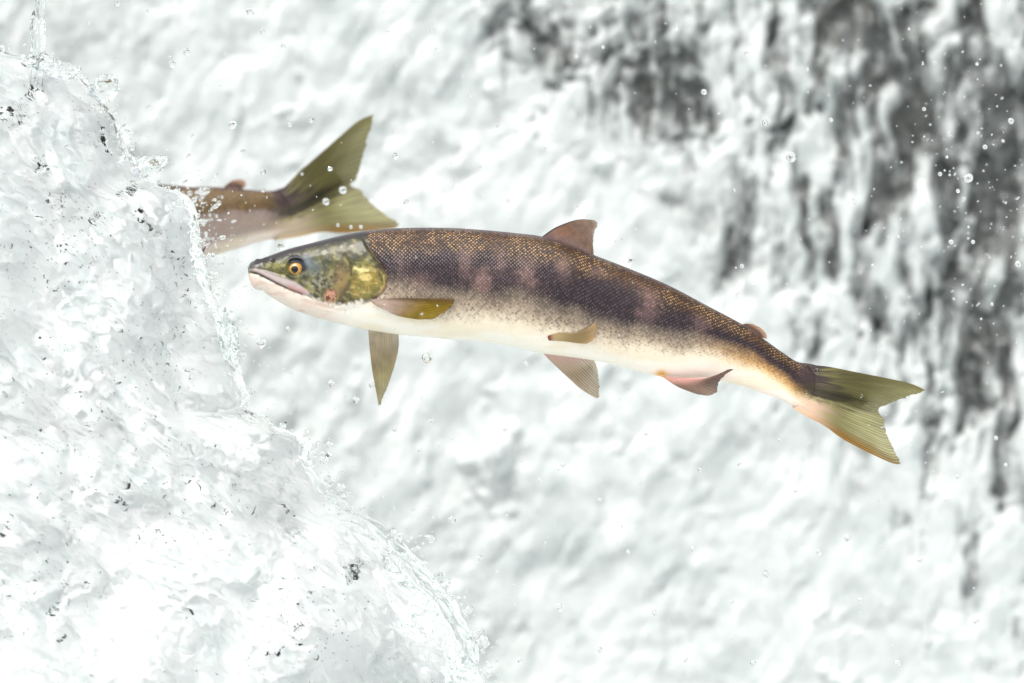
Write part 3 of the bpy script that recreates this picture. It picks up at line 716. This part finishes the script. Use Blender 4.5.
# second salmon: the same build, turned tail-up and half hidden in the wave
TAIL_C, TAIL_A = (805.0, 388.0), math.radians(15.5)
def place_back(px, py, d):
    mid = np.interp(px, [p[0] for p in FISH_TOP], [(a + spline(FISH_BOT, np.array([float(p)]))[0]) / 2 for p, a in FISH_TOP])
    ax = np.interp(px, [248, 520, 700, 760, 790, 810, 846, 930], [-285, 0, 184, 240, 266, 284, 318, 396])
    cy = np.interp(ax, [-285, 0, 120, 180, 230, 262, 285, 400], [272, 246, 232, 226, 219.5, 216, 213, 205])
    k = np.interp(px, [248, 680, 740, 800, 930], [1.0, 0.98, 1.06, 1.08, 0.95])
    bx, by = ax + 0 * py, cy + (py - mid) * k
    # tail blade in its own axis, swung upward
    a = (px - TAIL_C[0]) * math.cos(TAIL_A) + (py - TAIL_C[1]) * math.sin(TAIL_A)
    o = -(px - TAIL_C[0]) * math.sin(TAIL_A) + (py - TAIL_C[1]) * math.cos(TAIL_A)
    g = np.clip(a / 112, 0, 1.1)
    ko = np.where(o < 0, 0.95 + 0.75 * g, 0.95 + 0.27 * g)
    ka = np.where(o < 0, 1.05, 0.95 - 0.06 * sstep(0, 40, o))
    up = math.radians(25)
    tx = 284 + a * ka * math.cos(up) + o * ko * math.sin(up)
    ty = 214 - a * ka * math.sin(up) + o * ko * math.cos(up)
    w = sstep(-30, 35, a)
    gx, gy = bx * (1 - w) + tx * w, by * (1 - w) + ty * w
    yy = 0.62
    X, _, Z = P(gx, gy, yy + 0 * gx)
    return np.stack([X, yy - d * S * (1 - 0.3 * w), Z], -1)

build_salmon('salmon', 'blurred salmon behind, only its tail half showing as it dives into the wave', place_back, 420, 150, lilac=0.9)

# ------------------------------------------------------------------ splashes thrown off the wave
def blob(name, px, py, y, rx, rz, ry, rot, seed, rough, label, n=48, mat=None):
    th = np.linspace(0, np.pi, n // 2 + 1)[1:-1]; ph = np.linspace(0, 2 * np.pi, n, endpoint=False)
    T, H = np.meshgrid(th, ph, indexing='ij')
    d = np.stack([np.sin(T) * np.cos(H), np.sin(T) * np.sin(H), np.cos(T)], -1)
    d = np.concatenate([d.reshape(-1, 3), [[0, 0, 1], [0, 0, -1]]])
    r = 1 + rough * fbm(d[:, 0] * 1.3 + seed, d[:, 1] * 1.3, d[:, 2] * 1.3, 3)
    v = d * r[:, None] * np.array([rx, ry, rz]) * S
    c, s_ = math.cos(rot), math.sin(rot)
    v = np.stack([v[:, 0] * c - v[:, 2] * s_, v[:, 1], v[:, 0] * s_ + v[:, 2] * c], 1)
    nr = n // 2 - 1; q = grid_faces(nr, n, wrap=True)
    top, bot = nr * n, nr * n + 1; j = np.arange(n); j2 = (j + 1) % n
    cap = np.concatenate([np.stack([0 * j + top, j, j2, j2], 1), np.stack([(nr - 1) * n + j, 0 * j + bot, 0 * j + bot, (nr - 1) * n + j2], 1)])
    me_faces = [tuple(f) for f in q] + [(int(f[0]), int(f[1]), int(f[2])) for f in cap[:n]] + [(int(a), bot, int(b)) for a, b in zip((nr - 1) * n + j, (nr - 1) * n + j2)]
    me = bpy.data.meshes.new(name); me.from_pydata([tuple(a) for a in v], [], me_faces); me.update()
    me.polygons.foreach_set('use_smooth', np.ones(len(me.polygons), bool)); me.materials.append(mat or M['clear'])
    o = bpy.data.objects.new(name, me); col.objects.link(o)
    X, Y, Z = P(px, py, y); o.location = (float(X), float(y), float(Z))
    if label: tag(o, label, 'splash', 'splashes thrown off the wave')
    return o

blob('water_splash', 105, 88, 0.0, 15, 12, 10, 0.45, 1.0, 0.30, 'clear glassy lump of water flung off the top of the wave')
blob('water_splash', 150, 166, 0.0, 19, 9, 10, 0.35, 5.0, 0.38, 'clear wrinkled lump of water beside the diving salmon\'s back')
blob('water_splash', 38, 32, -0.02, 6, 44, 6, -0.04, 9.0, 0.75, 'thin upright spout of clear water at the top left')
blob('water_splash', 52, 66, -0.02, 26, 9, 10, -0.25, 12.0, 0.5, 'low clear crest of water under the upright spout')
blob('water_splash', 463, 652, 0.0, 14, 14, 10, 0.3, 15.0, 0.35, 'rounded clear bulge at the foot of the wave')
blob('water_splash', 228, 340, 0.0, 9, 26, 9, 0.12, 17.0, 0.55, 'clear upright ripple on the wave edge below the salmon\'s snout')
blob('water_splash', 437, 578, 0.06, 9, 5, 6, 0.1, 21.0, 0.3, 'small white glassy lump in the air above the foot of the wave')

# ------------------------------------------------------------------ droplets
def drop_mesh(seed):
    o = blob('droplet_form', 0, 0, 0, 1 / S, 1 / S, 1 / S, 0, seed, 0.12, None, n=20, mat=M['drop']); me = o.data
    bpy.data.objects.remove(o); return me
DROPS = [drop_mesh(k * 3.7) for k in range(5)]

def droplet(px, py, r, y, label, group, k):
    o = bpy.data.objects.new('water_droplet', DROPS[k % 5]); col.objects.link(o)
    X, Y, Z = P(px, py, y); o.location = (float(X), float(y), float(Z))
    q = r * S * (1 + y / D); o.scale = (q, q, q * (0.9 + 0.25 * ((k * 7) % 5) / 5)); o.rotation_euler = (k, 2.1 * k, 0.7 * k)
    tag(o, label, 'droplet', group)

AIR = [  # photo x, y, radius
 (746,53,2.6),(704,92,3),(576,56,2.6),(807,69,2),(924,109,2),(1011,121,3.2),(949,134,2.6),(985,147,2.4),(964,199,2.2),(1018,264,3.2),(734,190,1.8),(831,120,2.2),
 (765,123,3),(676,27,2.2),(603,47,1.8),(1003,141,1.8),(940,174,2.2),(951,242,2.4),(973,242,2.2),(873,266,2),(742,266,2.4),(992,304,1.8),(498,126,1.6),(508,201,1.8),
 (633,260,1.8),(935,63,2),(909,29,1.6),(978,133,1.8),(947,157,1.6),(958,191,2),(977,64,1.8),(739,464,2.2),(766,574,3.4),(693,549,3),(655,613,2.6),(848,538,4.2),
 (560,607,4),(563,465,2.6),(432,421,3),(452,520,3.8),(480,558,3),(796,491,2),(819,552,2.6),(646,434,2),(958,477,2.4),(976,621,3),(1006,465,2.2),(996,438,2.2),
 (898,663,3),(628,552,2.2),(732,602,2),(686,660,2),(753,663,2.4),(427,358,5),(261,343,5),(332,384,4),(356,400,3.4),(372,385,3),(288,329,2.4),(406,202,2.6),
 (526,364,2.8),(630,261,2),(232,125,4.4),(243,151,2.2),(263,172,2.6),(311,120,3),(395,156,3),(407,202,2),(290,125,2.2),(281,246,3.2),(250,12,4),(263,32,2.8),
 (172,64,3.6),(187,52,4.2),(283,46,2.4),(148,11,2.2),(117,4,2.6),(148,107,2),(330,169,2.6),(818,371,4.2),(432,30,2),(470,95,2),(545,150,1.8),(455,180,1.8),
 (420,450,2.6),(395,430,2.4),(505,430,2.2),(540,480,2.4),(600,500,2.2),(700,470,2),(780,440,2.2),(860,600,2.6),(920,560,2.4),(600,650,2.6),(520,660,2.6),(880,500,2)]

def air_label(px, py):
    if px > 840 and py < 330:
        return ('clear droplet in the air before dark rock, upper right corner' if py < 150 else 'clear droplet in the air before dark rock, above the tail fin'), 'droplets before the dark rock'
    if px > 540 and py < 330:
        return ('clear droplet high in the air over the dorsal fin' if px < 720 else 'clear droplet high in the air over the adipose fin'), 'droplets above the salmon'
    if py < 260:
        return ('clear droplet in the air left of the raised tail' if px < 270 else 'clear droplet in the air beside or above the raised tail'), 'droplets round the raised tail'
    if px < 450 and py < 410: return 'small clear droplet in the air under the salmon\'s head', 'droplets under the salmon\'s head'
    if px > 780:
        return ('clear droplet in the air below the tail fin' if py < 510 else 'clear droplet in the bottom right corner'), 'droplets below the tail fin'
    return ('clear droplet in the air below the belly' if py < 510 else 'clear droplet low over the white water'), 'droplets below the salmon'
droplet(791, 157, 5.2, -0.05, 'largest round water droplet, hanging alone above the leaping salmon\'s tail', 'large droplets', 1)
droplet(968, 178, 4.8, -0.05, 'large round water droplet with smaller ones in front of dark rock', 'large droplets', 2)
ORD = ['leftmost', 'second from the left', 'third from the left', 'fourth from the left', 'fifth from the left', 'sixth from the left', 'seventh from the left', 'eighth from the left',
       'ninth from the left', 'tenth from the left', 'tenth from the right', 'ninth from the right', 'eighth from the right', 'seventh from the right', 'sixth from the right', 'fifth from the right',
       'fourth from the right', 'third from the right', 'second from the right', 'rightmost']
def ordinal(i, n):
    return ORD[i] if i < (n + 1) // 2 and i < 10 else (ORD[20 - (n - i)] if n - i <= 10 else 'one of the middle ones')
zones = {}
for k, d in enumerate(AIR): zones.setdefault(air_label(d[0], d[1]), []).append(k)
for (lb, gr), ks in zones.items():
    ks = sorted(ks, key=lambda q: AIR[q][0])
    for i, k in enumerate(ks):
        px, py, r = AIR[k]
        droplet(px, py, r, -0.12 + 0.22 * ((k * 37) % 11) / 11, lb + ', ' + ordinal(i, len(ks)), gr, k)
BEADS = [(257.5,261,2.6,'snout'),(265.5,259.5,2.2,'snout'),(405,287,2.4,'flank'),(558,290,2.0,'flank'),(561,285,1.8,'flank'),(452,270,1.4,'flank'),(426,238,1.4,'flank'),
         (631,308,1.5,'flank'),(418,316,1.6,'flank'),(817,371,2.6,'tail'),(806,392,1.8,'tail'),(861,396,1.8,'tail')]
for k, (px, py, r, w) in enumerate(BEADS):
    tp = float(spline(FISH_TOP, np.array([px]))[0]); bt = float(spline(FISH_BOT, np.array([px]))[0]); c = 2 * (py - tp) / (bt - tp) - 1
    rat = float(np.interp(px, [248, 262, 300, 360, 430, 560, 680, 760, 795, 812, 830, 868], [.9, .72, .58, .56, .56, .55, .50, .42, .31, .19, .095, .02]))
    dd = (bt - tp) / 2 * rat * math.sqrt(max(0.0, 1 - c * c)) * 0.97 + (3.0 if px > 840 else 0)
    droplet(px, py, r, -(dd + 0.4 * r) * S, {'snout': 'glistening water bead clinging to the leaping salmon\'s snout', 'flank': 'tiny glistening water bead on the leaping salmon\'s flank',
            'tail': 'glistening water bead clinging to the leaping salmon\'s tail'}[w] + ', ' + ordinal(sorted(b[0] for b in BEADS if b[3] == w).index(px), sum(b[3] == w for b in BEADS)), 'beads on the salmon\'s ' + w, k)
BEADS2 = [(343,190,4.4),(326,201.6,3.8),(206,191,4),(219,203,2.6),(263,190,2.4),(338,225,2),(351,227,2),(361,227,2),(302,174,1.6),(222,197,1.6),(200,200,1.6)]
for k, (px, py, r) in enumerate(BEADS2):
    droplet(px, py, r * 0.96, 0.30, 'water drop over the diving salmon\'s tail half, ' + ordinal(sorted(b[0] for b in BEADS2).index(px), len(BEADS2)), 'drops off the diving salmon', k)

def build_spray():
    base = [Vv for Vv in DROPS[0].vertices]
    t = (1 + 5 ** 0.5) / 2
    iv = np.array([(-1,t,0),(1,t,0),(-1,-t,0),(1,-t,0),(0,-1,t),(0,1,t),(0,-1,-t),(0,1,-t),(t,0,-1),(t,0,1),(-t,0,-1),(-t,0,1)], float); iv /= np.linalg.norm(iv[0])
    fv = np.array([(0,11,5),(0,5,1),(0,1,7),(0,7,10),(0,10,11),(1,5,9),(5,11,4),(11,10,2),(10,7,6),(7,1,8),(3,9,4),(3,4,2),(3,2,6),(3,6,8),(3,8,9),(4,9,5),(2,4,11),(6,2,10),(8,6,7),(9,8,1)])
    # one subdivision
    nv, nf, cache = list(iv), [], {}
    def midp(a, b):
        k = (min(a, b), max(a, b))
        if k not in cache: m = nv[a] + nv[b]; nv.append(m / np.linalg.norm(m)); cache[k] = len(nv) - 1
        return cache[k]
    for a, b, c in fv:
        ab, bc, ca = midp(a, b), midp(b, c), midp(c, a); nf += [(a, ab, ca), (b, bc, ab), (c, ca, bc), (ab, bc, ca)]
    nv, nf = np.array(nv), np.array(nf)
    r = np.random.RandomState(11); N = 2300
    px = r.uniform(-150, 1180, N); py = r.uniform(-80, 760, N)
    k = r.rand(N) < 0.45                                        # a good part of it comes off the wave's edge
    py[k] = r.uniform(20, 683, k.sum()); px[k] = np.interp(py[k], [e[0] for e in EDGE], [e[1] for e in EDGE]) + r.exponential(26, k.sum()) - 8
    k2 = r.rand(N) < 0.10; px[k2] = r.normal(965, 50, k2.sum()); py[k2] = r.normal(190, 90, k2.sum())
    y = r.uniform(-0.22, 0.35, N); rad = (0.55 + r.exponential(0.28, N)).clip(0.55, 1.3) * S
    k3 = np.arange(N) >= 1750                                    # broken water along the edge itself
    py[k3] = r.uniform(45, 683, k3.sum()); px[k3] = np.interp(py[k3], [e[0] for e in EDGE], [e[1] for e in EDGE]) + r.normal(1, 7, k3.sum()) + r.exponential(6, k3.sum()) * sstep(380, 560, py[k3])
    y[k3] = r.uniform(-0.02, 0.05, k3.sum()); rad[k3] = (0.8 + r.exponential(1.1, k3.sum())).clip(0.8, 4.5) * S
    k4 = np.arange(N) >= 2130                                   # burst where the second salmon goes in
    px[k4] = r.normal(186, 9, k4.sum()) + r.exponential(8, k4.sum()); py[k4] = r.normal(222, 22, k4.sum()); y[k4] = r.uniform(0.05, 0.38, k4.sum())
    rad[k4] = (0.6 + r.exponential(0.8, k4.sum())).clip(0.6, 3.2) * S
    X, _, Z = P(px, py, y)
    st = 1 + r.exponential(0.35, N).clip(0, 1.4); an = r.normal(0.5, 0.6, N)                    # stretched along their flight
    lx, ly, lz = nv[None, :, 0] * st[:, None], nv[None, :, 1] + 0 * st[:, None], nv[None, :, 2] / np.sqrt(st)[:, None]
    ca, sa = np.cos(an)[:, None], np.sin(an)[:, None]
    loc = np.stack([lx * ca - lz * sa, ly, lx * sa + lz * ca], -1) * rad[:, None, None]
    V = (np.stack([X, y, Z], -1)[:, None] + loc).reshape(-1, 3)
    F = (nf[None] + (np.arange(N) * len(nv))[:, None, None]).reshape(-1, 3)
    o = mesh_obj('spray', V, F, M['drop']); tag(o, 'fine clear spray drifting off the wave in front of the falls', 'spray', kind='stuff')
build_spray()
